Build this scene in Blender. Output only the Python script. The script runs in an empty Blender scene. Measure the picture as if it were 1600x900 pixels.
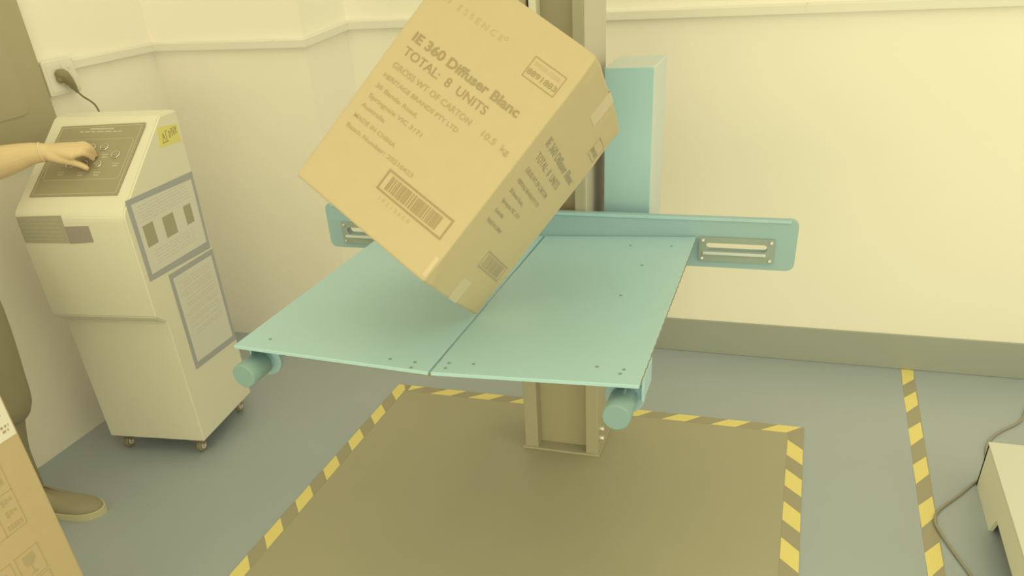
import bpy, bmesh, math, random
from mathutils import Vector, Matrix
random.seed(4)
S = bpy.context.scene
COL = S.collection
V = Vector

# ---------------------------------------------------------------- camera
cam = bpy.data.cameras.new('camera'); camo = bpy.data.objects.new('camera', cam); COL.objects.link(camo)
yaw, pit, rol = -0.348777532, 0.573797343, -0.068645464
fw = V((math.sin(yaw)*math.cos(pit), math.cos(yaw)*math.cos(pit), -math.sin(pit)))
r0 = fw.cross(V((0,0,1))).normalized(); u0 = r0.cross(fw)
c_, s_ = math.cos(rol), math.sin(rol)
rt = c_*r0 + s_*u0; up = -s_*r0 + c_*u0
camo.matrix_world = Matrix(((rt.x,up.x,-fw.x,0),(rt.y,up.y,-fw.y,0),(rt.z,up.z,-fw.z,1.65),(0,0,0,1)))
cam.sensor_width = 36; cam.lens = 1253.1/1600*36; cam.shift_y = (700.25-450)/1600
cam.clip_start = .02
S.camera = camo

# ---------------------------------------------------------------- light
TINT = (1.0, .92, .48)
w = bpy.data.worlds.new('world'); S.world = w; w.use_nodes = True
bg = w.node_tree.nodes['Background']; bg.inputs[0].default_value = (*TINT, 1); bg.inputs[1].default_value = 1.12
def area(name, loc, target, sx, sy, power):
    l = bpy.data.lights.new(name, 'AREA'); l.shape = 'RECTANGLE'; l.size = sx; l.size_y = sy; l.energy = power; l.color = TINT
    o = bpy.data.objects.new(name, l); COL.objects.link(o); o.location = loc
    o.rotation_euler = (V(target)-V(loc)).to_track_quat('-Z', 'Y').to_euler()
    return o
area('unseen_overhead_light', (1.2, 1.2, 2.75), (.2, 1.7, 0), 1.3, 1.3, 3)
area('unseen_overhead_light', (-1.9, 1.6, 2.7), (-2.3, 2.8, .3), 1.2, 1.0, 2)  # added lamp, brightens the dark left corner
area('unseen_soft_light', (3.0, .6, 1.9), (-1.9, 2.0, .4), 2.4, 1.6, 17)  # soft key light from the right; unseen source, no known window
area('unseen_soft_light', (-.5, -1.5, .95), (-2.0, 2.4, .1), 2.6, 1.7, 36)  # added fill behind the camera for walls and cabinet front; no known window
S.cycles.max_bounces = 16; S.cycles.diffuse_bounces = 10
S.view_settings.view_transform = 'Standard'; S.view_settings.look = 'None'
S.view_settings.exposure = 0.0; S.view_settings.gamma = 1.0; S.view_settings.use_curve_mapping = False

# ---------------------------------------------------------------- materials
def lin(c):
    c /= 255
    return c/12.92 if c <= .04045 else ((c+.055)/1.055)**2.4
def mat(name, rgb, rough=.6, level=.93, metal=0, noise=0, scale=20, bump=0, spec=.3, cyl=False):
    m = bpy.data.materials.new(name); m.use_nodes = True; nt = m.node_tree; b = nt.nodes['Principled BSDF']
    base = [min(.92, lin(c)/(level*t)) for c, t in zip(rgb, TINT)]
    b.inputs['Base Color'].default_value = (*base, 1)
    b.inputs['Roughness'].default_value = rough; b.inputs['Metallic'].default_value = metal
    b.inputs['Specular IOR Level'].default_value = spec
    if noise or bump:
        tc = nt.nodes.new('ShaderNodeTexCoord'); n = nt.nodes.new('ShaderNodeTexNoise')
        n.inputs['Scale'].default_value = scale; n.inputs['Detail'].default_value = 6
        nt.links.new(tc.outputs['Object'], n.inputs['Vector'])
        if noise:
            mx = nt.nodes.new('ShaderNodeMix'); mx.data_type = 'RGBA'
            mx.inputs[6].default_value = (*[c*(1-noise) for c in base], 1); mx.inputs[7].default_value = (*[min(.95, c*(1+noise)) for c in base], 1)
            nt.links.new(n.outputs['Fac'], mx.inputs[0]); nt.links.new(mx.outputs[2], b.inputs['Base Color'])
        if bump:
            bp = nt.nodes.new('ShaderNodeBump'); bp.inputs['Strength'].default_value = bump; bp.inputs['Distance'].default_value = .002
            nt.links.new(n.outputs['Fac'], bp.inputs['Height']); nt.links.new(bp.outputs['Normal'], b.inputs['Normal'])
    return m
M = dict(
 wall=mat('painted_wall', (221,210,157), .8, noise=.03, scale=1.5, bump=.05, level=0.81),
 floor=mat('blue_grey_vinyl_floor', (157,161,132), .3, noise=.05, scale=3, spec=.5, level=0.93),
 skirt=mat('dark_vinyl_skirting', (146,145,108), .4, level=0.8),
 mat=mat('black_rubber_mat', (160,150,100), .35, noise=.04, scale=5, spec=.45),
 tape_y=mat('tape_yellow', (222,201,100), .5),
 tape_k=mat('tape_black', (156,145,96), .5),
 teal=mat('teal_powder_coat', (170,200,166), .35, noise=.02, scale=8, spec=.4, level=1.04),
 teal_dk=mat('teal_beam_paint', (163,190,158), .4, level=1.15),
 teal_cyl=mat('teal_rubber', (150,178,142), .3, level=1.35),
 pale=mat('pale_green_panel', (203,205,162), .6, level=1),
 column=mat('column_dark_paint', (155,143,94), .45, noise=.03, scale=6, level=0.8),
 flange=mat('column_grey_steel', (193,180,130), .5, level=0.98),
 flange_mid=mat('column_mid_grey', (166,155,105), .5, level=0.92),  # on the mast front this darker tone stands in for shade
 steel=mat('bright_steel', (215,205,160), .25, metal=.6),
 hole=mat('dark_bolt', (125,140,110), .5),
 slot=mat('slot_bracket_steel', (150,160,122), .35, level=1),
 under=mat('dark_brown_frame', (148,137,92), .5, level=1.05),
 card=mat('cardboard', (218,195,125), .75, noise=.03, scale=25, level=1.32),
 card_fg=mat('cardboard_shipping', (196,172,108), .75, noise=.04, scale=30, level=1.05),
 card_edge=mat('cardboard_edge', (206,185,118), .75),
 ink=mat('box_print_dark', (172,150,92), .8, level=1.15),
 ink_l=mat('box_print_soft', (190,168,104), .8, level=1.15),
 ink_f=mat('box_print_faint', (207,184,116), .8, level=1.15),
 ink_s=mat('side_print', (177,162,110), .8, level=1.15),
 ink_fg=mat('shipping_print', (160,140,90), .8, level=.8),
 tape_c=mat('clear_packing_tape', (226,204,138), .25, level=1.28),
 label=mat('paper_label', (222,210,160), .7),
 cab=mat('cabinet_enamel', (216,206,150), .4, noise=.01, scale=4, level=0.87),
 cab_panel=mat('control_overlay', (155,143,93), .35, level=0.88),
 line=mat('overlay_line', (190,180,130), .5),
 notice_b=mat('notice_border', (160,157,128), .6, level=.85),
 notice=mat('notice_paper', (214,206,158), .6),
 photo=mat('notice_photo', (166,157,106), .6),
 smudge=mat('notice_text_grey', (202,193,143), .6),
 plate1=mat('nameplate_olive', (168,158,110), .5, level=.85),
 plate1t=mat('nameplate_text', (178,168,118), .5, level=.85),
 plate2=mat('nameplate_mauve', (155,142,108), .5, level=.85),
 sticky=mat('yellow_sticker', (222,208,104), .6),
 inkk=mat('marker_ink', (150,138,84), .6),
 sticker_i=mat('sticker_ink', (165,152,78), .6),
 plug=mat('black_plug', (137,124,76), .4),
 cable=mat('black_cable', (150,140,98), .5),
 socket=mat('socket_plastic', (220,210,158), .4),
 trunk=mat('trunking_plastic', (222,212,160), .45),
 dark=mat('dark_grey_cabinet', (162,150,98), .45, noise=.03, scale=3, level=0.88),
 dark2=mat('dark_grey_inset', (157,145,95), .45, level=.8),
 skin=mat('skin', (206,178,112), .5, noise=.03, scale=14, level=0.85),
 hair=mat('hair_dark', (120,106,66), .7),
 trouser=mat('dark_trousers', (151,139,90), .85, noise=.04, scale=12, level=1),
 shirt=mat('light_shirt', (214,204,150), .8, level=1),
 shoe=mat('dark_shoe', (150,138,92), .6),
 sole=mat('pale_sole', (200,188,124), .6),
 band=mat('white_bracelet', (222,204,140), .4),
 caster=mat('black_caster', (140,127,82), .4),
 hub=mat('caster_hub', (214,202,150), .3),
 device=mat('device_white', (226,218,164), .4, level=1.2),
 device_s=mat('device_side_grey', (183,175,122), .5, level=0.58),
)

# ---------------------------------------------------------------- helpers
def link(name, me, m, parent=None, **props):
    o = bpy.data.objects.new(name, me); COL.objects.link(o)
    ms = m if isinstance(m, (list, tuple)) else [m]
    if not me.materials:
        for k in ms: me.materials.append(M[k])
    if parent: o.parent = parent
    for k, v in props.items(): o[k] = v
    return o
def obj(name, bm, m, parent=None, smooth=False, **props):
    me = bpy.data.meshes.new(name); bmesh.ops.recalc_face_normals(bm, faces=bm.faces); bm.to_mesh(me); bm.free()
    if smooth:
        for p in me.polygons: p.use_smooth = True
    return link(name, me, m, parent, **props)
def empty(name, loc, label, cat, group=None, mtx=None):
    o = bpy.data.objects.new(name, None); COL.objects.link(o); o.empty_display_size = .05
    if mtx: o.matrix_world = mtx
    else: o.location = loc
    o['label'] = label; o['category'] = cat
    if group: o['group'] = group
    return o
def box(x0, x1, y0, y1, z0, z1, bev=0, seg=2, bm=None):
    b = bmesh.new()
    bmesh.ops.create_cube(b, size=1)
    for v in b.verts:
        v.co = V((x0+(v.co.x+.5)*(x1-x0), y0+(v.co.y+.5)*(y1-y0), z0+(v.co.z+.5)*(z1-z0)))
    if bev: bmesh.ops.bevel(b, geom=b.edges[:], offset=bev, segments=seg, affect='EDGES', profile=.5)
    if bm is None: return b
    me = bpy.data.meshes.new('t'); b.to_mesh(me); b.free(); bm.from_mesh(me); bpy.data.meshes.remove(me)
    return bm
def cylinder(bm, a, b, r, r2=None, n=24, bev=0):
    a, b = V(a), V(b); d = b-a; L = d.length; r2 = r if r2 is None else r2
    q = d.to_track_quat('Z', 'Y').to_matrix()
    prof = [(0,0),(r-bev,0),(r,bev),(r2,L-bev),(r2-bev,L),(0,L)] if bev else [(0,0),(r,0),(r2,L),(0,L)]
    rings = []
    for rad, h in prof:
        if rad == 0: rings.append([bm.verts.new(a+q@V((0,0,h)))])
        else: rings.append([bm.verts.new(a+q@V((rad*math.cos(2*math.pi*k/n), rad*math.sin(2*math.pi*k/n), h))) for k in range(n)])
    for A, B in zip(rings, rings[1:]):
        for k in range(n):
            k2 = (k+1) % n
            if len(A) == 1: bm.faces.new((A[0], B[k], B[k2]))
            elif len(B) == 1: bm.faces.new((A[k], A[k2], B[0]))
            else: bm.faces.new((A[k], A[k2], B[k2], B[k]))
    return bm
def ring(bm, c, nrm, R, r, n=28, k=8):
    q = V(nrm).to_track_quat('Z', 'Y').to_matrix(); c = V(c); G = []
    for i in range(n):
        a = 2*math.pi*i/n
        G.append([bm.verts.new(c+q@V(((R+r*math.cos(2*math.pi*j/k))*math.cos(a), (R+r*math.cos(2*math.pi*j/k))*math.sin(a), r*math.sin(2*math.pi*j/k)))) for j in range(k)])
    for i in range(n):
        for j in range(k): bm.faces.new((G[i][j], G[(i+1)%n][j], G[(i+1)%n][(j+1)%k], G[i][(j+1)%k]))
    return bm
def catmull(pts, n=8):
    P = [V(p) for p in pts]; P = [2*P[0]-P[1]]+P+[2*P[-1]-P[-2]]; out = []
    for i in range(1, len(P)-2):
        for k in range(n):
            t = k/n; a, b, c, d = P[i-1:i+3]
            out.append(.5*((2*b)+(c-a)*t+(2*a-5*b+4*c-d)*t*t+(3*b-a-3*c+d)*t**3))
    return out+[P[-2]]
def tube(bm, pts, radii, n=12, squash=None):
    """tube with rounded ends through pts; radii per point"""
    P = [V(p) for p in pts]; N = len(P)
    if not isinstance(radii, (list, tuple)): radii = [radii]*N
    rings = []; ref = None
    frames = []
    for i in range(N):
        d = (P[min(i+1, N-1)]-P[max(i-1, 0)]).normalized()
        if ref is None: ref = d.orthogonal().normalized()
        ref = (ref-d*ref.dot(d)).normalized(); frames.append((d, ref.copy(), d.cross(ref)))
    stations = []
    for a in (80, 55, 28):
        stations.append((P[0]-frames[0][0]*radii[0]*math.sin(math.radians(a)), frames[0], radii[0]*math.cos(math.radians(a))))
    for i in range(N): stations.append((P[i], frames[i], radii[i]))
    for a in (28, 55, 80):
        stations.append((P[-1]+frames[-1][0]*radii[-1]*math.sin(math.radians(a)), frames[-1], radii[-1]*math.cos(math.radians(a))))
    for c, (d, u, v), r in stations:
        rings.append([bm.verts.new(c+u*r*math.cos(2*math.pi*k/n)+v*r*math.sin(2*math.pi*k/n)) for k in range(n)])
    for A, B in zip(rings, rings[1:]):
        for k in range(n): bm.faces.new((A[k], A[(k+1)%n], B[(k+1)%n], B[k]))
    bm.faces.new(rings[0][::-1]); bm.faces.new(rings[-1])
    return bm
def prism(bm, poly, f, t, mi=0):
    """poly: 2D points, f(a,b,h)->3D, thickness t"""
    A = [bm.verts.new(f(a, b, 0)) for a, b in poly]; B = [bm.verts.new(f(a, b, t)) for a, b in poly]
    fs = [bm.faces.new(B), bm.faces.new(A[::-1])]
    for i in range(len(poly)):
        j = (i+1) % len(poly); fs.append(bm.faces.new((A[i], A[j], B[j], B[i])))
    for x in fs: x.material_index = mi
    return bm
def rect(bm, a0, a1, b0, b1, f, t, h0=0):
    return prism(bm, [(a0,b0),(a1,b0),(a1,b1),(a0,b1)], lambda a, b, h: f(a, b, h+h0), t)
def frame(bm, a0, a1, b0, b1, w, f, t, h0=0):
    rect(bm, a0, a1, b0, b0+w, f, t, h0); rect(bm, a0, a1, b1-w, b1, f, t, h0)
    rect(bm, a0, a0+w, b0+w, b1-w, f, t, h0); rect(bm, a1-w, a1, b0+w, b1-w, f, t, h0)
    return bm
def text_tris(s, bold=0.0):
    cu = bpy.data.curves.new('txt', 'FONT'); cu.body = s; cu.size = 1; cu.offset = bold; cu.resolution_u = 4
    o = bpy.data.objects.new('txt', cu); COL.objects.link(o); bpy.context.view_layer.update()
    me = bpy.data.meshes.new_from_object(o.evaluated_get(bpy.context.evaluated_depsgraph_get()))
    vs = [(v.co.x, v.co.y) for v in me.vertices]; fs = [tuple(p.vertices) for p in me.polygons]
    bpy.data.objects.remove(o); bpy.data.curves.remove(cu); bpy.data.meshes.remove(me)
    return vs, fs
def text(bm, s, a, b, width, cap, f, bold=0.0, h=.0006):
    """flat lettering: left at a, baseline b, total width, capital height"""
    vs, fs = text_tris(s, bold)
    if not vs: return bm
    x0 = min(v[0] for v in vs); x1 = max(v[0] for v in vs)
    sx = width/(x1-x0); sy = cap/.73
    nv = [bm.verts.new(f(a+(x-x0)*sx, b+y*sy, h)) for x, y in vs]
    for q in fs:
        try: bm.faces.new([nv[i] for i in q])
        except ValueError: pass
    return bm
def objp(name, bm, m, parent, **p):      # flat print: no normal recalculation needed
    me = bpy.data.meshes.new(name); bm.to_mesh(me); bm.free(); return link(name, me, m, parent, **p)
def tag(o, label, cat, group=None):
    o['label'] = label; o['category'] = cat
    if group: o['group'] = group
    return o
def remesh(bm, voxel, smooth=2):
    me = bpy.data.meshes.new('r'); bmesh.ops.recalc_face_normals(bm, faces=bm.faces); bm.to_mesh(me); bm.free()
    o = bpy.data.objects.new('r', me); COL.objects.link(o)
    r = o.modifiers.new('r', 'REMESH'); r.mode = 'VOXEL'; r.voxel_size = voxel
    s = o.modifiers.new('s', 'SMOOTH'); s.iterations = smooth; s.factor = .5
    bpy.context.view_layer.update()
    out = bpy.data.meshes.new_from_object(o.evaluated_get(bpy.context.evaluated_depsgraph_get()))
    bpy.data.objects.remove(o); bpy.data.meshes.remove(me)
    for p in out.polygons: p.use_smooth = True
    out.materials.clear()
    return out
XYZ = lambda a, b, c: V((a, b, c))

# ================================================================ SETTING
LX = -2.633; BY = 3.354
obj('floor', box(LX-.1, 3.2, -1.6, BY+.1, -.06, 0), 'floor', kind='structure')
obj('wall_back', box(-1.95, 3.2, BY, BY+.1, 0, 2.9), 'wall', kind='structure')
obj('wall_left', box(LX-.1, LX, -1.6, BY+.1, 0, 2.9), 'wall', kind='structure')
b = bmesh.new(); prism(b, [(LX, 3.128), (-1.90, 3.128), (-1.82, BY), (-1.82, BY+.1), (LX, BY+.1)], XYZ, 2.9)
obj('wall_corner', b, 'wall', kind='structure')
b = bmesh.new(); box(-1.82, 3.2, BY-.008, BY, 0, .155, .003, bm=b)
obj('baseboard_back', b, 'skirt', kind='structure')
# white cable trunking round the room: left wall, boxed corner, back wall
tw = .026
path = [((LX, 2.60), 1.303), ((LX, 3.128), 1.303), ((-1.90, 3.128), 1.303), ((-1.82, BY), 1.34), ((3.2, BY), 1.349)]
inn = [(LX+tw, 2.60), (LX+tw, 3.128-tw), (-1.90+.018, 3.128-tw), (-1.82+.022, BY-tw), (3.2, BY-tw)]
b = bmesh.new(); rows = []
for ((x, y), z), (xi, yi) in zip(path, inn):
    rows.append([b.verts.new(p) for p in ((x, y, z), (xi, yi, z), (xi, yi, z+.026), (xi+(x-xi)*.25, yi+(y-yi)*.25, z+.03), (x, y, z+.03))])
for A, B in zip(rows, rows[1:]):
    for k in range(5): b.faces.new((A[k], A[(k+1)%5], B[(k+1)%5], B[k]))
b.faces.new(rows[0]); b.faces.new(rows[-1][::-1])
box(-.012, -.008, BY-tw-.0015, BY-tw+.004, 1.348, 1.377, bm=b)
box(-2.02, -2.016, 3.128-tw-.0015, 3.128-tw+.004, 1.302, 1.332, bm=b)
obj('trim_1', b, 'trunk', kind='structure')

# ================================================================ FLOOR: mat and tapes
o = obj('rubber_mat', box(-1.49, .137, .35, 2.748, 0, .003), 'mat')
tag(o, 'large black rectangular mat on the floor inside the striped tape border', 'mat')
def tape_obj(poly, stripes, label, z0=.003):
    bm = bmesh.new(); F = XYZ
    prism(bm, poly, lambda a, b_, h: V((a, b_, z0+h)), .0006, 0)
    for s in stripes: prism(bm, s, lambda a, b_, h: V((a, b_, z0+.0006+h)), .0003, 1)
    o = obj('floor_tape', bm, ['tape_k', 'tape_y']); return tag(o, label, 'tape', None)
st = [[(.1135,y), (.169,y-.06), (.169,y-.16), (.1135,y-.103)] for y in [2.676-.194*k for k in range(12)]]
tape_obj([(.113,.35), (.1695,.35), (.1695,2.725), (.113,2.725)], st, 'black and yellow striped tape along the right edge of the black mat')
st = [[(-1.515,y), (-1.467,y-.058), (-1.466,y-.16), (-1.515,y-.1)] for y in [2.795-.199*k for k in range(12)] if y < 2.76 or True]
tape_obj([(-1.5155,.35), (-1.466,.35), (-1.466,2.777), (-1.5155,2.777)], [s for s in st if s[0][1] < 2.79] + [[(-1.515,2.775),(-1.49,2.775),(-1.467,2.735),(-1.466,2.64),(-1.515,2.70)]], 'black and yellow striped tape along the left edge of the black mat')
xs = [.014, -.172, -.361, -.549, -.735, -.82-.0, -.993, -1.173, -1.346]
st = [[(x,2.725), (x+.062,2.776), (x+.147,2.777), (x+.093,2.7255)] for x in xs if x not in (-.82,)]
st.append([(-1.452,2.73), (-1.455,2.776), (-1.39,2.777)])
tape_obj([(-1.465,2.725), (.1695,2.725), (.1695,2.777), (-1.465,2.777)], st, 'black and yellow striped tape across the far edge of the black mat')
st = [[(.526+.0145*((y-2.1)/1.0),y), (.573+.0155*((y-2.1)/1.0),y+.064), (.573+.0145*((y-2.1)/1.0),y-.046), (.526+.0145*((y-2.1)/1.0),y-.118)] for y in [3.093-.243*k for k in range(11)]]
st.append([(.544,3.2), (.59,3.262), (.595,3.343), (.583,3.345), (.548,3.345)])
tape_obj([(.50,.45), (.548,.45), (.5965,3.346), (.546,3.346)], st, 'black and yellow striped tape running alone to the back wall across the bare floor', 0.0)

# ================================================================ DROP TEST MACHINE
dm = empty('drop_test_machine', (-.683, 2.5, 0), 'tall grey column machine with teal drop plates and teal crossbeam, on the black mat', 'machine')
dx, dy = .683, -2.5
def T(bm):
    bmesh.ops.translate(bm, verts=bm.verts, vec=(dx, dy, 0)); return bm
# lower column
b = bmesh.new()
box(-.79, -.57, 2.462, 2.62, .003, .76, bm=b)
obj('column', T(b), 'column', dm)
b = bmesh.new()
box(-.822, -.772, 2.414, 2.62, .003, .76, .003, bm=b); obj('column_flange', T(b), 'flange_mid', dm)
b = bmesh.new()
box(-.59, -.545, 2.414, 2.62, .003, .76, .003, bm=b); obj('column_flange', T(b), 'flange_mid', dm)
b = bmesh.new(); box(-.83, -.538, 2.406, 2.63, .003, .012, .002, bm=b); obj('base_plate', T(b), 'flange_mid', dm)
for zz in (.058, .098):
    b = bmesh.new(); cylinder(b, (-.546,2.455,zz), (-.53,2.455,zz), .009, n=6); obj('bolt', T(b), 'steel', dm)
# upper mast
b = bmesh.new(); box(-.79, -.60, 2.47, 2.66, .76, 2.3, bm=b); obj('mast', T(b), 'column', dm)
b = bmesh.new()
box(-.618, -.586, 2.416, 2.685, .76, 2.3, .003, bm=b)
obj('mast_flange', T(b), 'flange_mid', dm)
b = bmesh.new(); box(-.5865, -.581, 2.418, 2.69, .76, 2.3, .002, bm=b); obj('lit_mast_side', T(b), 'flange', dm, label='side face of the mast, coloured paler as if lit')  # added strip; its paler colour stands in for light from the right
b = bmesh.new(); box(-.80, -.752, 2.416, 2.69, .76, 2.3, .003, bm=b); obj('mast_flange', T(b), 'column', dm)
b = bmesh.new(); box(-.745, -.723, 2.425, 2.47, .76, 2.3, .003, bm=b); obj('guide_rail', T(b), 'cab', dm, label='pale vertical rail')
# teal control box to the right of the mast
b = bmesh.new(); box(-.545, -.399, 2.503, 2.73, .70, 1.298, .004, bm=b); obj('side_box', T(b), 'pale', dm)
b = bmesh.new(); box(-.543, -.401, 2.497, 2.504, .702, 1.296, .001, bm=b); obj('side_box_door', T(b), 'teal', dm, label='flat teal door of the box')
b = bmesh.new(); box(-.584, -.543, 2.55, 2.65, .75, .80, bm=b); obj('bracket', T(b), 'flange', dm)
b = bmesh.new(); box(-.584, -.543, 2.55, 2.65, 1.10, 1.15, bm=b)
obj('bracket', T(b), 'flange', dm)
# crossbeam with slots
def rrect(x0, x1, z0, z1, r, n=5):
    P = []
    for cx, cz, a0 in ((x1-r, z1-r, 0), (x0+r, z1-r, 90), (x0+r, z0+r, 180), (x1-r, z0+r, 270)):
        for k in range(n+1):
            a = math.radians(a0+90*k/n); P.append((cx+r*math.cos(a), cz+r*math.sin(a)))
    return P
def plate_with_holes(outer, holes, y0, y1):
    bm = bmesh.new(); es = []
    for loop in [outer]+holes:
        vs = [bm.verts.new((x, y0, z)) for x, z in loop]
        es += [bm.edges.new((vs[i], vs[(i+1) % len(vs)])) for i in range(len(vs))]
    r = bmesh.ops.triangle_fill(bm, use_beauty=True, use_dissolve=False, edges=es)
    fs = [g for g in r['geom'] if isinstance(g, bmesh.types.BMFace)]
    e = bmesh.ops.extrude_face_region(bm, geom=bm.faces[:])
    bmesh.ops.translate(bm, verts=[g for g in e['geom'] if isinstance(g, bmesh.types.BMVert)], vec=(0, y1-y0, 0))
    return bm
zs0, zs1 = .811, .834
hr = rrect(-.212, -.034, zs0, zs1, .011); hl = rrect(-1.41, -1.232, zs0-.004, zs1-.004, .011)
b = plate_with_holes(rrect(-1.485, .046, .757, .907, .022), [hr, hl], 2.392, 2.412)
obj('crossbeam', T(b), 'teal_dk', dm)
b = bmesh.new(); box(-1.463, .024, 2.389, 2.393, .898, .9065, .001, bm=b); obj('beam_lip', T(b), 'teal', dm)
for sx in (0, 1):
    X0, X1, dz = ((-.23, -.014, 0), (-1.43, -1.214, -.004))[sx]
    b = plate_with_holes(rrect(X0, X1, .779+dz, .851+dz, .004), [[(x, z) for x, z in (hr, hl)[sx]]], 2.384, 2.3925)
    sb = obj('slot_bracket', T(b), 'slot', dm, label='grey bracket round the slot')
    b = bmesh.new(); box(X0+.012, X1-.022, 2.379, 2.385, zs0+dz-.012, zs0+dz-.003, .002, bm=b); obj('slide_bar', T(b), 'pale', sb)
    for xx in (X0+.012, X1-.009):
        for z in (.789+dz, .843+dz):
            b = bmesh.new(); cylinder(b, (xx,2.384,z), (xx,2.378,z), .0045, n=8); obj('screw', T(b), 'steel', sb)
# folding drop plates, slightly raised at their outer ends
def drop_plate(x0, x1, z0, z1, holes):
    bm = bmesh.new(); t = .009
    zf = lambda x: z0+(z1-z0)*(x-x0)/(x1-x0)
    vs = []
    box(x0, x1, 1.447, 2.388, 0, t, .0015, bm=bm)
    for v in bm.verts: v.co.z += zf(v.co.x)-t
    p = obj('drop_plate', T(bm), 'teal', dm)
    for x, y in holes:
        b2 = bmesh.new(); cylinder(b2, (x,y,zf(x)-.001), (x,y,zf(x)+.0008), .0042, n=12)
        obj('screw', T(b2), 'hole', p)
    # steel stiffener under the plate
    for (ya, yb) in ((1.56, 1.60), (2.25, 2.29)):
        b2 = bmesh.new()
        xa, xb = x0+.03, x1-.03
        if x0 < -1: xa = x0+.06
        bx = box(xa, xb, ya-.02, yb, -.056 if x0 < -1 and ya < 2 else -.035, -.0005); 
        for v in bx.verts: v.co.z += zf(v.co.x)-t
        me = bpy.data.meshes.new('t'); bx.to_mesh(me); bx.free(); b2.from_mesh(me); bpy.data.meshes.remove(me)
        obj('stiffener', T(b2), 'under', p)
    return p
drop_plate(-1.218, -.7145, .850, .831, [(-.822,1.482), (-.76,1.482), (-.758,1.456), (-.80,1.95), (-.80,1.93), (-1.15,1.50), (-1.15,2.30), (-.78,2.30)])
pr = drop_plate(-.7075, -.240, .831, .850, [(-.681,1.495), (-.68,1.47), (-.622,1.497), (-.344,1.518), (-.284,1.512), (-.288,1.492), (-.358,2.14), (-.373,1.92), (-.421,2.303), (-.30,2.30)])
b = bmesh.new()
for k in range(24):
    y = 1.46+k*.0385
    prism(b, [(y,.8415),(y+.018,.8415),(y+.030,.849),(y+.012,.849)], lambda a, c, h: V((-.2399+h, a, c)), .0012)
obj('edge_marking', T(b), 'under', pr, label='dark slanted stripes on the plate edge')
# arms that carry the plates
for X in (-1.195, -.285):
    b = bmesh.new(); box(X-.022, X+.022, 1.53, 2.392, .775, .812, .003, bm=b); obj('support_arm', T(b), 'teal_dk', dm)
b = bmesh.new(); box(-.244, -.238, 1.50, 1.60, .780, .841, .002, bm=b); obj('side_plate', T(b), 'teal', dm)
b = bmesh.new(); box(-1.221, -1.215, 1.50, 1.60, .780, .841, .002, bm=b); obj('side_plate', T(b), 'teal', dm)
for X in (-1.190, -.2815):
    b = bmesh.new(); cylinder(b, (X,1.418,.783), (X,1.50,.783), .0305, .0305, 32, .003)
    sa = obj('shock_absorber', T(b), 'teal_cyl', dm, smooth=False)
    for p in sa.data.polygons: p.use_smooth = len(p.vertices) == 4
    b = bmesh.new(); cylinder(b, (X,1.50,.783), (X,1.512,.783), .027, n=32); cylinder(b, (X,1.512,.783), (X,1.532,.783), .044, .044, 32, .003); obj('flange_ring', T(b), 'teal_dk', sa)
    b = bmesh.new(); cylinder(b, (X+.006,1.512,.8165), (X+.006,1.503,.8165), .0045, n=8); obj('screw', T(b), 'steel', sa)

# ================================================================ CARTON BALANCED ON ITS CORNER
cx_ = V((.8364,-.2996,-.4589)).normalized(); cz_ = V((.5478,.4826,.6834)).normalized(); cy_ = cz_.cross(cx_).normalized(); cz_ = cx_.cross(cy_)
RW, SD, UH = .4029, .3572, .572
C0 = V((-.7109, 1.7573, .8325))
mt = Matrix(((cx_.x,cy_.x,cz_.x,C0.x),(cx_.y,cy_.y,cz_.y,C0.y),(cx_.z,cy_.z,cz_.z,C0.z),(0,0,0,1)))
cb = empty('test_carton', C0, 'large tan printed cardboard carton tilted on one corner on the teal plates', 'box', mtx=mt)
b = bmesh.new()
box(-RW, 0, -SD, 0, 0, UH, bm=b)
bmesh.ops.subdivide_edges(b, edges=b.edges[:], cuts=9, use_grid_fill=True)
for v in b.verts:                       # crushed corners and softly bulging faces
    for cc, rr, k in (((0,0,UH), .07, .11), ((0,-SD,UH), .04, .07), ((0,-SD,0), .04, .06)):
        d = (v.co-V(cc)).length
        if d < rr:
            v.co += (V((-RW/2,-SD/2,UH/2))-V(cc)).normalized()*(rr-d)*k + V((random.uniform(-1,1),random.uniform(-1,1),random.uniform(-1,1)))*.002
eds = [e for e in b.edges if len(e.link_faces) == 2 and e.link_faces[0].normal.angle(e.link_faces[1].normal, 0) > .9]
bmesh.ops.bevel(b, geom=eds, offset=.006, segments=3, affect='EDGES', profile=.5)
obj('carton_body', b, 'card', cb)
F1 = lambda a, h_, t: V((a-RW, -SD-t, h_))       # front face: a from its left edge, h from its bottom edge
F2 = lambda a, h_, t: V((t, a-SD, h_))           # right side face
def lines(rows, f, m, name, bold=0.0, par=cb, h=.0008):
    bm = bmesh.new()
    for s, a, base, wd, cap in rows: text(bm, s, a, base, wd, cap, f, bold, h)
    return objp(name, bm, m, par)
lines([('IE 360 Diffuser Blanc', .0366, .3805, .306, .0215)], F1, 'ink', 'title_print', .022)
lines([('TOTAL:  8  UNITS', .038, .3455, .242, .0205)], F1, 'ink', 'quantity_print', .002)
lines([('GROSS WT OF CARTON', .036, .311, .231, .0138)], F1, 'ink_l', 'weight_print', .006)
lines([('10.5  kg', .302, .3095, .076, .0138)], F1, 'ink_l', 'weight_print', .006)
lines([('HERITAGE BRANDS PTY LTD', .032, .2835, .222, .0102), ('30 Bando Road,', .032, .2565, .125, .0102), ('Springvale VIC 3171', .0325, .2305, .160, .0102),
       ('Australia', .030, .206, .071, .0102)], F1, 'ink_l', 'address_print', .006)
lines([('MADE IN CHINA', .0305, .1785, .126, .0102), ('Batch Number: 20210423', .030, .1525, .203, .0102)], F1, 'ink_l', 'batch_print', .006)
lines([('N   E S S E N C E', .043, .4845, .166, .0135)], F1, 'ink_f', 'brand_print', 0.0)
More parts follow.
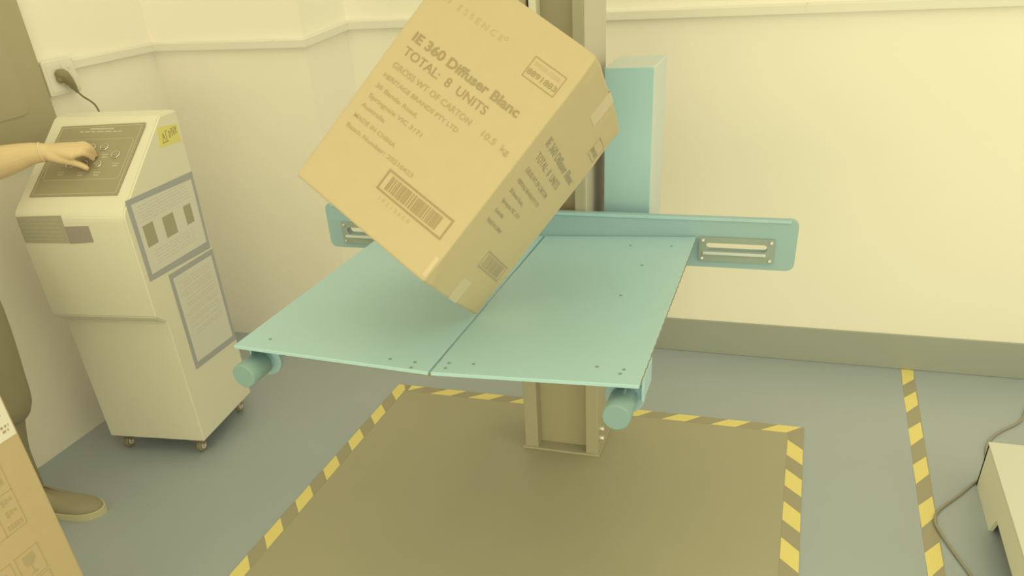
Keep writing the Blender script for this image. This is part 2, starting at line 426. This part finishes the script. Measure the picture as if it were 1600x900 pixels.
bm = bmesh.new(); ring(bm, F1(.2165,.4955,.0004), (0,-1,0), .0038, .0005, 16, 4); obj('registered_mark', bm, 'ink_f', cb)
bm = bmesh.new(); frame(bm, .180, .3735, .0895, .1402, .0042, F1, .0008)
x = .197
while x < .350:
    wd = random.choice((.0014,.0018,.003,.0048)); rect(bm, x, x+wd, .0985, .131, F1, .0008); x += wd+random.choice((.0018,.0024,.0036))
obj('barcode_print', bm, 'ink', cb)
lines([('1 9 3 1 2 6 5 8', .199, .0735, .092, .009)], F1, 'ink_f', 'barcode_digits', 0.0)
bm = bmesh.new(); frame(bm, .2935, .3793, .4555, .5023, .0014, F1, .0008); obj('stock_code_frame', bm, 'ink', cb)
lines([('8891883', .2975, .465, .078, .0125)], F1, 'ink', 'stock_code_print', .006)
lines([('STOCK CODE:', .301, .486, .070, .0085)], F1, 'ink_f', 'stock_code_heading')
# right side face
lines([('IE 360 Diffuser Blanc', .058, .385, .250, .0205)], F2, 'ink_s', 'side_title_print', .022)
lines([('TOTAL:  8  UNITS', .060, .349, .195, .0195), ('GROSS WT OF CARTON', .059, .316, .178, .0125), ('HERITAGE BRANDS PTY LTD', .058, .289, .175, .0098),
       ('30 Bando Road,', .058, .263, .100, .0098), ('Springvale VIC 3171', .058, .237, .128, .0098), ('Australia', .058, .212, .058, .0098), ('MADE IN CHINA', .058, .185, .100, .0098)], F2, 'ink_s', 'side_print', 0.0)
bm = bmesh.new(); frame(bm, .271, .331, .4635, .509, .002, F2, .0008); obj('side_stock_code_frame', bm, 'ink_s', cb)
lines([('8891883', .275, .473, .052, .0125)], F2, 'ink_s', 'side_stock_code_print', .006)
bm = bmesh.new(); frame(bm, .168, .322, .098, .142, .004, F2, .0008)
x = .183
while x < .306:
    wd = random.choice((.0016,.003,.004)); rect(bm, x, x+wd, .105, .135, F2, .0008); x += wd+random.choice((.002,.0036))
obj('side_barcode_print', bm, 'ink_s', cb)
# packing tape over the seams and the end flaps
bm = bmesh.new()
rect(bm, SD/2-.025, SD/2+.025, UH-.068, UH+.0006, F2, .0006)
rect(bm, 0, RW, SD/2-.025, SD/2+.025, lambda a, h_, t: V((a-RW, h_-SD, UH+t)), .0006)
obj('packing_tape', bm, 'tape_c', cb)
bm = bmesh.new(); rect(bm, SD/2-.025, SD/2+.025, -.0006, .06, F2, .0006); obj('packing_tape', bm, 'tape_c', cb)
bm = bmesh.new(); rect(bm, RW-.022, RW-.004, UH-.055, UH-.008, F1, .0007, -.003); obj('corner_tape', bm, 'tape_c', cb)
bm = bmesh.new(); rect(bm, RW-.014, RW-.003, .012, .06, F1, .0006); obj('corner_tape', bm, 'tape_c', cb)

# ================================================================ SHIPPING CARTON IN THE FOREGROUND
fg = empty('shipping_carton', (-1.75, .8, 0), 'tall brown shipping carton with a white label and handling icons, in the lower left foreground', 'box')
FX = -1.55; ex, ey = 1.75, -.8
Fg = lambda a, h_, t: V((FX+t+ex, a+ey, h_))
b = box(-2.0+ex, FX+ex, .50+ey, 1.085+ey, 0, .98, .006, 3); obj('carton_body', b, 'card_fg', fg)
b = bmesh.new(); rect(b, .52, 1.079, .781, .94, Fg, .0006); nf = len(b.faces)
for k, (z, a0, a1) in enumerate([(.885,1.02,1.07), (.868,1.03,1.068), (.851,1.015,1.066), (.834,1.04,1.062), (.806,1.038,1.07), (.796,1.05,1.066)]):
    y = a0
    while y < a1:
        wd = random.uniform(.005,.012); rect(b, y, min(a1, y+wd), z, z+.006, Fg, .001); y += wd+.004
for f_ in list(b.faces)[nf:]: f_.material_index = 1
obj('shipping_label', b, ['label', 'ink_fg'], fg)
b = bmesh.new()
frame(b, .60, 1.013, .583, .748, .0016, Fg, .0008)
rect(b, .60, 1.013, .676, .6775, Fg, .0008)
rect(b, .955, .9565, .583, .748, Fg, .0008)
def glass(bm, y, z, s):
    P = [(y-.28*s, z+.5*s), (y-.30*s, z+.2*s), (y-.18*s, z-.02*s), (y-.03*s, z-.08*s), (y-.03*s, z-.40*s), (y-.2*s, z-.46*s), (y-.2*s, z-.5*s),
         (y+.2*s, z-.5*s), (y+.2*s, z-.46*s), (y+.03*s, z-.40*s), (y+.03*s, z-.08*s), (y+.18*s, z-.02*s), (y+.30*s, z+.2*s), (y+.28*s, z+.5*s)]
    prism(bm, P, lambda a, c, h: Fg(a, c, h), .0008)
def arrow(bm, y, z, s):
    prism(bm, [(y-.12*s,z-.5*s), (y+.12*s,z-.5*s), (y+.12*s,z), (y+.34*s,z), (y,z+.5*s), (y-.34*s,z), (y-.12*s,z)], lambda a, c, h: Fg(a, c, h), .0008)
for z in (.657, .628): 
    for q in range(3): rect(b, .975+q*.011, .982+q*.011, z-.008+.003*q, z+.008-.002*q, Fg, .0008)
for q in range(5): rect(b, .966+q*.0085, .971+q*.0085, .591, .603, Fg, .0008)
for q in range(3): rect(b, .978+q*.009, .984+q*.009, .697, .712, Fg, .0008)
arrow(b, .92, .70, .05); arrow(b, .885, .70, .05); glass(b, .92, .63, .06); glass(b, .84, .63, .06); arrow(b, .80, .70, .05)
# fragile icon boxes
frame(b, .944, 1.011, .452, .526, .0016, Fg, .0008); glass(b, .977, .489, .052)
frame(b, .866, .934, .452, .526, .0016, Fg, .0008); arrow(b, .888, .489, .044); arrow(b, .912, .489, .044)
frame(b, .944, 1.011, .374, .446, .0016, Fg, .0008)
P = [(.977+.028*math.cos(math.radians(a)), .414+.022*math.sin(math.radians(a))) for a in range(0, 181, 20)]
prism(b, P, lambda a, c, h: Fg(a, c, h), .0008); rect(b, .976, .978, .385, .415, Fg, .0008)
frame(b, .866, .934, .374, .446, .0016, Fg, .0008); glass(b, .90, .410, .05)
obj('handling_icons', b, 'ink_fg', fg)

# ================================================================ CONTROL CABINET
O = V((-2.011, 2.086, 0)); cyaw = math.radians(6.8)
mt = Matrix.Translation(O) @ Matrix.Rotation(cyaw, 4, 'Z')
cc = empty('control_cabinet', O, 'white wheeled control cabinet with sloping dark button panel, below the wall socket', 'cabinet', mtx=mt)
W_, D_ = .409, .39
sa_, ca_ = math.sin(math.radians(35.5)), math.cos(math.radians(35.5))
prof = [(0,.065), (D_,.065), (D_,1.19), (.288,1.19), (-.05,.955), (-.05,.60), (0,.56)]
b = bmesh.new()
A = [b.verts.new((-W_, y, z)) for y, z in prof]; B = [b.verts.new((0, y, z)) for y, z in prof]
b.faces.new(A); b.faces.new(B[::-1])
for i in range(len(prof)): j = (i+1) % len(prof); b.faces.new((A[i], B[i], B[j], A[j]))
bmesh.ops.recalc_face_normals(b, faces=b.faces)
ed = [e for e in b.edges if all(abs(v.co.z-.955) < 1e-4 for v in e.verts)]
bmesh.ops.bevel(b, geom=ed, offset=.022, segments=4, affect='EDGES', profile=.5)
bmesh.ops.bevel(b, geom=[e for e in b.edges if e.calc_face_angle(0) > .4], offset=.005, segments=3, affect='EDGES')
obj('cabinet_body', b, 'cab', cc)
Fp = lambda a, s, t: V((a, -.05+s*ca_-t*sa_, .955+s*sa_+t*ca_))    # sloping face
b = bmesh.new(); prism(b, [(-.372,.071), (-.045,.078), (-.036,.376), (-.354,.366)], Fp, .002)
cp = obj('control_panel', b, 'cab_panel', cc)
b = bmesh.new()
def outline(P, w):
    n = len(P); cxx = sum(p[0] for p in P)/n; cyy = sum(p[1] for p in P)/n
    for i in range(n):
        a, c = V(P[i]), V(P[(i+1) % n]); d = (c-a).normalized(); nn = V((-d.y, d.x))*w
        prism(b, [tuple(a), tuple(c), tuple(c+nn), tuple(a+nn)], lambda x, y, h: Fp(x, y, h+.002), .0005)
outline([(-.364,.079), (-.053,.086), (-.045,.368), (-.347,.358)], .0018)
outline([(-.346,.142), (-.338,.136), (-.071,.142), (-.063,.15), (-.057,.304), (-.064,.311), (-.342,.306), (-.35,.298)], .0018)
random.seed(11)
def dashes(bm, f, a0, a1, s, hgt, gap=.003, lo=.004, hi=.012, h0=.002, t=.0005):
    x = a0
    while x < a1:
        wd = random.uniform(lo, hi); rect(bm, x, min(a1, x+wd), s, s+hgt, f, t, h0); x += wd+gap
dashes(b, Fp, -.238, -.148, .349, .007, .001, .007, .009)
dashes(b, Fp, -.275, -.113, .338, .005, .005, .014, .03)
for x, s in ((-.144,.235), (-.093,.199), (-.151,.162), (-.21,.162), (-.287,.164)):
    dashes(b, Fp, x-.012, x+.012, s+.005, .004, .001, .004, .006); dashes(b, Fp, x-.010, x+.010, s-.006, .005, .001, .004, .006)
obj('panel_print', b, 'line', cp)
kn = None
for x, s in ((-.104,.241), (-.157,.273), (-.205,.272), (-.159,.202), (-.263,.200), (-.210,.202), (-.262,.272)):
    b = bmesh.new(); cylinder(b, Fp(x,s,.002), Fp(x,s,.009), .0115, .0105, 24, .0015); kn = obj('push_button', b, 'cab_panel', cp)
    b = bmesh.new(); ring(b, Fp(x,s,.004), Fp(0,0,1)-Fp(0,0,0), .0135, .002); obj('button_ring', b, 'steel', kn)
# posters on the right side (a along depth, z up)
Fs = lambda a, z, t: V((t, a, z))
b = bmesh.new(); prism(b, [(-.022,.720), (.378,.700), (.387,.981), (-.020,.990)], Fs, .001); nt1 = obj('notice', b, 'notice_b', cc, label='upper framed notice with three pictures')
b = bmesh.new(); prism(b, [(.001,.738), (.360,.729), (.368,.958), (.003,.972)], lambda a, z, t: Fs(a, z, t+.001), .0004); base_b = b
for a0, a1, z0, z1 in ((.024,.084,.822,.894), (.138,.207,.817,.888), (.273,.322,.820,.886)):
    b = bmesh.new(); rect(b, a0, a1, z0, z1, Fs, .0004, .0014); obj('notice_picture', b, 'photo', nt1)
b = base_b; nf = len(b.faces)
for z in (.955,.945,.935,.925,.915,.905): dashes(b, Fs, .02+random.uniform(0,.02), .33, z, .0028, .006, .02, .06, .0014, .0003)
for z in (.800,.790,.780,.768,.758): dashes(b, Fs, .05, .30, z, .0028, .008, .02, .05, .0014, .0003)
for f_ in list(b.faces)[nf:]: f_.material_index = 1
obj('notice_paper', b, ['notice', 'smudge'], nt1)
b = bmesh.new(); prism(b, [(.079,.335), (.385,.315), (.385,.694), (.083,.703)], Fs, .001); nt2 = obj('notice', b, 'notice_b', cc, label='lower framed notice')
b = bmesh.new(); prism(b, [(.100,.357), (.365,.340), (.366,.675), (.102,.683)], lambda a, z, t: Fs(a, z, t+.001), .0004); nf = len(b.faces)
for z in (.655,.645,.635,.62,.61,.60,.585,.57,.56,.54,.53,.51,.50,.48,.46,.45): dashes(b, Fs, .12+random.uniform(0,.03), .34, z, .003, .007, .02, .06, .0014, .0003)
for f_ in list(b.faces)[nf:]: f_.material_index = 1
obj('notice_paper', b, ['notice', 'smudge'], nt2)
b = bmesh.new(); prism(b, [(.240,1.095), (.372,1.089), (.372,1.147), (.252,1.158)], Fs, .001); sk = obj('yellow_sticker', b, 'sticky', cc, label='small yellow sticker with marker writing')
b = bmesh.new(); rect(b, .262, .30, 1.104, 1.1075, Fs, .0006, .001)
for a0, z0, a1, z1 in ((.268,1.11,.276,1.135), (.276,1.135,.285,1.112), (.272,1.12,.283,1.122), (.292,1.108,.293,1.14), (.292,1.138,.305,1.139), (.31,1.112,.312,1.135), (.312,1.134,.322,1.13), (.322,1.13,.314,1.113), (.33,1.115,.329,1.142), (.333,1.14,.343,1.115), (.343,1.115,.345,1.143), (.352,1.12,.36,1.142), (.358,1.118,.352,1.140)):
    d = (V((a1,z1))-V((a0,z0))).normalized(); nn = V((-d.y,d.x))*.0016
    prism(b, [(a0-nn.x,z0-nn.y), (a1-nn.x,z1-nn.y), (a1+nn.x,z1+nn.y), (a0+nn.x,z0+nn.y)], lambda a, z, t: Fs(a, z, t+.001), .0006)
obj('sticker_writing', b, 'sticker_i', sk)
Ff = lambda a, z, t: V((a, -.05-t, z))
b = bmesh.new(); prism(b, [(-.401,.862), (-.229,.862), (-.229,.953), (-.399,.949)], Ff, .0015); np1 = obj('nameplate', b, 'plate1', cc, label='larger olive nameplate')
b = bmesh.new()
for z in (.938,.925,.912,.898,.885,.873): dashes(b, Ff, -.39, -.245, z, .003, .005, .01, .04, .0015, .0004)
obj('nameplate_text', b, 'plate1t', np1)
b = bmesh.new(); prism(b, [(-.229,.860), (-.139,.866), (-.139,.920), (-.229,.917)], Ff, .0018); obj('nameplate', b, 'plate2', cc, label='smaller mauve grey nameplate')
for x, y in ((-.045,.035), (-W_+.045,.035), (-.045,.345), (-W_+.045,.345)):
    b = bmesh.new(); box(x-.024, x+.024, y-.028, y+.028, .060, .066, bm=b)
    prism(b, [(y-.012,.060), (y+.02,.060), (y+.008,.026), (y-.006,.026)], lambda a, c, h: V((x-.014+h, a, c)), .003)
    prism(b, [(y-.012,.060), (y+.02,.060), (y+.008,.026), (y-.006,.026)], lambda a, c, h: V((x+.011+h, a, c)), .003)
    ct = obj('caster', b, 'caster', cc)
    b = bmesh.new(); cylinder(b, (x-.010,y,.025), (x+.010,y,.025), .0248, n=28, bev=.004); wl = obj('wheel', b, 'caster', ct)
    b = bmesh.new(); ring(b, (x+.0105,y,.025), (1,0,0), .011, .003, 20, 6); cylinder(b, (x+.009,y,.025), (x+.0145,y,.025), .005, n=12); obj('hub', b, 'hub', wl)

# ================================================================ WALL SOCKET, PLUG, DARK WALL CABINET
so = empty('wall_socket', (LX, 2.58, 1.285), 'white double wall socket on the left wall beside the dark wall panel', 'socket')
b = box(0, .034, -.09, .062, -.057, .06, .006, 3); obj('socket_body', b, 'socket', so)
b = box(.034, .037, -.08, -.015, -.045, .047, .001, 1); obj('socket_face', b, 'trunk', so)
b = box(.034, .037, -.008, .054, -.045, .047, .001, 1); obj('socket_face', b, 'trunk', so)
b = box(.037, .040, .018, .028, .026, .040, .001, 1); obj('rocker_switch', b, 'cab', so)
pl = empty('power_plug', (LX+.038, 2.55, 1.285), 'black mains plug in the white wall socket, its cord dropping behind the white cabinet', 'plug')
b = bmesh.new(); me = None
tube(b, [(.012,-.006,.012), (.018,.006,.006), (.022,.016,-.014), (.020,.030,-.036)], [.019,.021,.017,.012], 16)
tube(b, [(.020,.030,-.036), (.018,.040,-.052)], [.009,.007], 12)
tube(b, [(.010,-.012,-.004), (.010,.012,.016)], [.013,.013], 12)
me = remesh(b, .0025, 2); link('plug_body', me, 'plug', pl)
b = bmesh.new(); tube(b, catmull([(.018,.040,-.052), (.017,.062,-.075), (.020,.088,-.096), (.022,.105,-.118), (.022,.112,-.16), (.022,.10,-.25), (.022,.09,-.40)], 6), .0036, 10)
obj('cord', b, 'plug', pl, smooth=True)
wc = empty('wall_cabinet', (LX, 2.2, 1.35), 'dark grey wall cabinet hung on the left wall behind the operator arm', 'cabinet')
b = box(0, .033, -.55, .281, -.29, .95, .004, 2); obj('cabinet_body', b, 'dark', wc)
b = bmesh.new(); P = rrect(-.45, .165, -.155, .55, .03)
prism(b, P, lambda a, z, t: V((.033+t, a, z)), .003); dr = obj('cabinet_door', b, 'dark2', wc)
b = box(.036, .046, .10, .118, .10, .20, .003, 2); obj('door_handle', b, 'dark', dr)

# ================================================================ WHITE DEVICE AND CABLE (right foreground)
dv = empty('platform_scale', (1.1, 2.0, 0), 'low white topped platform unit with grey sides in the lower right corner', 'machine')
ox, oy = -1.1, -2.0
b = bmesh.new()
P = [(2.535,0.0), (2.535,.160), (1.0,.160), (1.0,0), (1.06,0), (1.06,.068), (2.245,.068), (2.28,.0)]
prism(b, P, lambda a, z, t: V((.722+ox+t, a+oy, z)), .012)
prism(b, [(.722,0), (.722,.160), (1.5,.160), (1.5,0)], lambda a, z, t: V((a+ox, 2.523+oy+t, z)), .012)
prism(b, [(.722,0), (.722,.160), (1.5,.160), (1.5,0)], lambda a, z, t: V((a+ox, 1.0+oy+t, z)), .012)
box(1.488+ox, 1.5+ox, 1.0+oy, 2.535+oy, 0, .160, bm=b)
obj('side_frame', b, 'device_s', dv)
b = box(.719+ox, 1.503+ox, .997+oy, 2.538+oy, .160, .1665, .002, 2); obj('top_plate', b, 'device', dv)
b = box(.76+ox, 1.46+ox, 1.05+oy, 2.49+oy, .0, .06, .002, 1); obj('inner_base', b, 'under', dv)
b = bmesh.new(); tube(b, catmull([(1.35,3.30,.0055), (1.1,3.2,.0055), (.985,3.12,.0055), (.93,2.99,.0055), (.845,2.89,.0055), (.797,2.81,.0055), (.777,2.72,.0055), (.770,2.62,.0055), (.712,2.53,.0055), (.66,2.45,.0055), (.590,2.35,.0068), (.570,2.29,.0068), (.577,2.235,.0068), (.61,2.13,.0055), (.642,2.03,.0055), (.66,1.9,.0055), (.66,1.6,.0055), (.65,1.3,.0055)], 8), .0042, 10)
tag(obj('power_cable', b, 'cable', smooth=True), 'thin dark cable snaking over the floor and crossing the lone striped tape', 'cable')

# ================================================================ OPERATOR
pp = empty('person', (-2.40, 1.55, 0), 'person in dark trousers and shoes, one bare arm reaching to the button panel', 'person')
PO = V((2.40, -1.55, 0))
def tb(bm, pts, radii, n=20, k=4):
    P = [V(p)+PO for p in pts]
    if len(P) > 2: 
        Q = catmull(P, k); R = []
        for i in range(len(P)-1):
            for j in range(k): R.append(radii[i]+(radii[i+1]-radii[i])*j/k)
        R.append(radii[-1])
    else: Q, R = P, radii
    tube(bm, Q, R, n)
b = bmesh.new()
# torso, neck, head
tb(b, [(-2.43,1.60,.93), (-2.44,1.60,1.10), (-2.43,1.60,1.25), (-2.43,1.60,1.38)], [.12,.115,.13,.11])
tb(b, [(-2.43,1.48,1.36), (-2.43,1.60,1.40), (-2.42,1.74,1.37)], [.075,.085,.075])
tb(b, [(-2.43,1.61,1.42), (-2.41,1.61,1.53)], [.055,.052])
bmesh.ops.create_uvsphere(b, u_segments=24, v_segments=16, radius=1, matrix=Matrix.Translation(V((-2.39,1.615,1.63))+PO) @ Matrix.Diagonal((.097,.076,.118,1)))
tb(b, [(-2.345,1.617,1.57), (-2.325,1.618,1.545)], [.05,.035])
tb(b, [(-2.305,1.618,1.66), (-2.278,1.619,1.615), (-2.290,1.619,1.605)], [.008,.014,.012], 12)
for s in (-1, 1):
    tb(b, [(-2.40,1.615+s*.078,1.645), (-2.405,1.615+s*.082,1.61)], [.014,.011], 10)
# legs inside the trousers
tb(b, [(-2.42,1.67,.90), (-2.385,1.66,.50), (-2.418,1.648,.32), (-2.44,1.645,.09)], [.085,.045,.036,.03])
tb(b, [(-2.44,1.52,.90), (-2.44,1.43,.50), (-2.46,1.38,.09)], [.085,.055,.038])
# right arm hanging (outside the picture)
tb(b, [(-2.43,1.43,1.36), (-2.45,1.34,1.10), (-2.40,1.28,.86)], [.05,.042,.028])
tb(b, [(-2.40,1.28,.86), (-2.385,1.27,.79)], [.03,.034])
for k in range(4): tb(b, [(-2.41+k*.018,1.265,.77), (-2.40+k*.018,1.262,.73), (-2.395+k*.016,1.265,.695)], [.0095,.0088,.0075], 10)
tb(b, [(-2.365,1.275,.81), (-2.345,1.27,.77), (-2.345,1.268,.745)], [.012,.0105,.009], 10)
# left arm: shoulder, elbow, wrist
WR = (-2.3084,2.1058,1.1279)
tb(b, [(-2.42,1.78,1.36), (-2.46,1.87,1.24), (-2.50,1.945,1.100)], [.055,.05,.046])
tb(b, [(-2.50,1.945,1.100), (-2.452,1.995,1.109), (-2.40,2.045,1.119), (-2.35,2.082,1.128), WR], [.047,.052,.045,.034,.0285])
# left hand: palm
IM, MM, RM, PM = (-2.2139,2.1265,1.1124), (-2.2149,2.1361,1.1242), (-2.2292,2.150,1.1328), (-2.257,2.1658,1.139)
IM = (-2.222,2.123,1.115); MM = (-2.219,2.137,1.126); RM = (-2.226,2.153,1.133); PM = (-2.240,2.169,1.135)
for q, r in ((IM,.0135), (MM,.014), (RM,.0135), (PM,.0125)): tb(b, [WR, tuple((V(WR)+V(q))*.5+V((0,0,.002))), q], [.024,.018,r], 14)
for ch, rr in (([IM, (-2.196,2.144,1.119), (-2.194,2.165,1.107), (-2.1985,2.184,1.090)], (.0115,.0103,.0092,.0078)),
               ([MM, (-2.193,2.160,1.130), (-2.192,2.183,1.117), (-2.199,2.199,1.099)], (.012,.0106,.0094,.008)),
               ([RM, (-2.203,2.175,1.135), (-2.203,2.196,1.121), (-2.210,2.208,1.102)], (.0115,.0102,.009,.0077)),
               ([PM, (-2.224,2.191,1.136), (-2.224,2.208,1.124), (-2.231,2.217,1.108)], (.0105,.0092,.0082,.007))):
    tb(b, ch, rr, 12, 3)
tb(b, [(-2.285,2.098,1.118), (-2.2572,2.1125,1.106), (-2.2313,2.128,1.093), (-2.212,2.138,1.082), (-2.198,2.1445,1.071)], [.017,.0155,.0118,.0105,.0088], 12, 3)
me = remesh(b, .0034, 3); link('body', me, 'skin', pp)
b = bmesh.new(); dW = (V(WR)-V((-2.40,2.045,1.119))).normalized()
ring(b, V((-2.315,2.1015,1.128))+PO, dW, .0305, .0024, 30, 8); obj('bracelet', b, 'band', pp, smooth=True)
# trousers
b = bmesh.new()
tb(b, [(-2.43,1.60,1.00), (-2.43,1.60,.90)], [.135,.135])
tb(b, [(-2.41,1.665,.90), (-2.385,1.66,.72), (-2.380,1.655,.52), (-2.383,1.655,.43), (-2.405,1.65,.385), (-2.435,1.645,.24), (-2.44,1.645,.085)], [.125,.115,.098,.088,.070,.060,.056])
tb(b, [(-2.45,1.52,.90), (-2.45,1.45,.50), (-2.46,1.39,.10)], [.12,.095,.065])
me = remesh(b, .006, 4); link('trousers', me, 'trouser', pp)
# shirt with short sleeves
b = bmesh.new()
tb(b, [(-2.43,1.60,.95), (-2.435,1.60,1.10), (-2.43,1.60,1.25), (-2.43,1.60,1.385)], [.142,.135,.145,.12])
tb(b, [(-2.43,1.45,1.36), (-2.43,1.60,1.41), (-2.42,1.77,1.36)], [.082,.088,.078])
tb(b, [(-2.42,1.77,1.36), (-2.45,1.85,1.265)], [.075,.068]); tb(b, [(-2.43,1.45,1.36), (-2.445,1.38,1.20)], [.075,.068])
me = remesh(b, .007, 3); link('shirt', me, 'shirt', pp)
b = bmesh.new()
bmesh.ops.create_uvsphere(b, u_segments=24, v_segments=16, radius=1, matrix=Matrix.Translation(V((-2.405,1.614,1.655))+PO) @ Matrix.Diagonal((.100,.086,.112,1)))
tb(b, [(-2.46,1.612,1.66), (-2.465,1.612,1.60)], [.062,.05])
me = remesh(b, .006, 2); link('hair', me, 'hair', pp)
for s in (-1, 1):
    b = bmesh.new(); bmesh.ops.create_uvsphere(b, u_segments=12, v_segments=8, radius=.0095, matrix=Matrix.Translation(V((-2.306,1.617+s*.03,1.637))+PO)); obj('eye', b, 'sole', pp, smooth=True)
b = bmesh.new(); box(-2.306, -2.292, 1.598, 1.638, 1.566, 1.572, .002, bm=b)
for v in b.verts: v.co += PO
obj('mouth', b, 'hair', pp)
def shoe(hx, hy, ang):
    """low dark shoe with a pale rubber sole, heel at (hx,hy), pointing along ang"""
    n = 40; L = .325
    R = Matrix.Rotation(ang, 3, 'Z'); o_ = V((hx, hy, 0))+PO
    def hw(x):      # half width along the shoe, 0 heel .. 1 toe
        w_ = .036+.018*(1-math.cos(math.pi*min(1, x/.68)))/2
        e = min(1, x/.12) if x < .12 else (1 if x < .72 else max(0, 1-((x-.72)/.28)**2.2))
        return w_*math.sqrt(max(0, 1-(1-e)**2)) if x < .12 else w_*math.sqrt(e)
    outl = []
    for k in range(n):
        a = 2*math.pi*k/n; x = .5-.5*math.cos(a); outl.append((x, (1 if math.sin(a) >= 0 else -1)*hw(x) if 0 < k != n//2 else 0))
    b1 = bmesh.new(); lo = [b1.verts.new(o_+R@V((x*L, y*1.05, 0))) for x, y in outl]; hi = [b1.verts.new(o_+R@V((x*L, y*1.05, .026))) for x, y in outl]
    b1.faces.new(lo[::-1]); b1.faces.new(hi)
    for i in range(n): j = (i+1) % n; b1.faces.new((lo[i], lo[j], hi[j], hi[i]))
    bmesh.ops.remove_doubles(b1, verts=b1.verts, dist=1e-5)
    b2 = bmesh.new(); rows = []
    def top(x): return .092 if x < .28 else .092-.030*min(1, (x-.28)/.3)-.012*max(0, (x-.58)/.42)
    for t in (0, .3, .55, .75, .88, .96, 1.0):
        sc = math.sqrt(max(0, 1-(t*.985)**2.6))
        rows.append([b2.verts.new(o_+R@V(((.45+(x-.45)*(.97-(1-sc)*.30))*L, y*(.12+.86*sc), .022+(top(x)-.022)*t))) for x, y in outl])
    for A, B in zip(rows, rows[1:]):
        for i in range(n): j = (i+1) % n; b2.faces.new((A[i], A[j], B[j], B[i]))
    b2.faces.new(rows[0][::-1]); b2.faces.new(rows[-1])
    bmesh.ops.remove_doubles(b2, verts=b2.verts, dist=1e-5)
    up_ = obj('shoe', b2, 'shoe', pp, smooth=True); obj('sole', b1, 'sole', up_)
shoe(-2.475, 1.640, math.radians(6)); shoe(-2.52, 1.385, math.radians(-4))
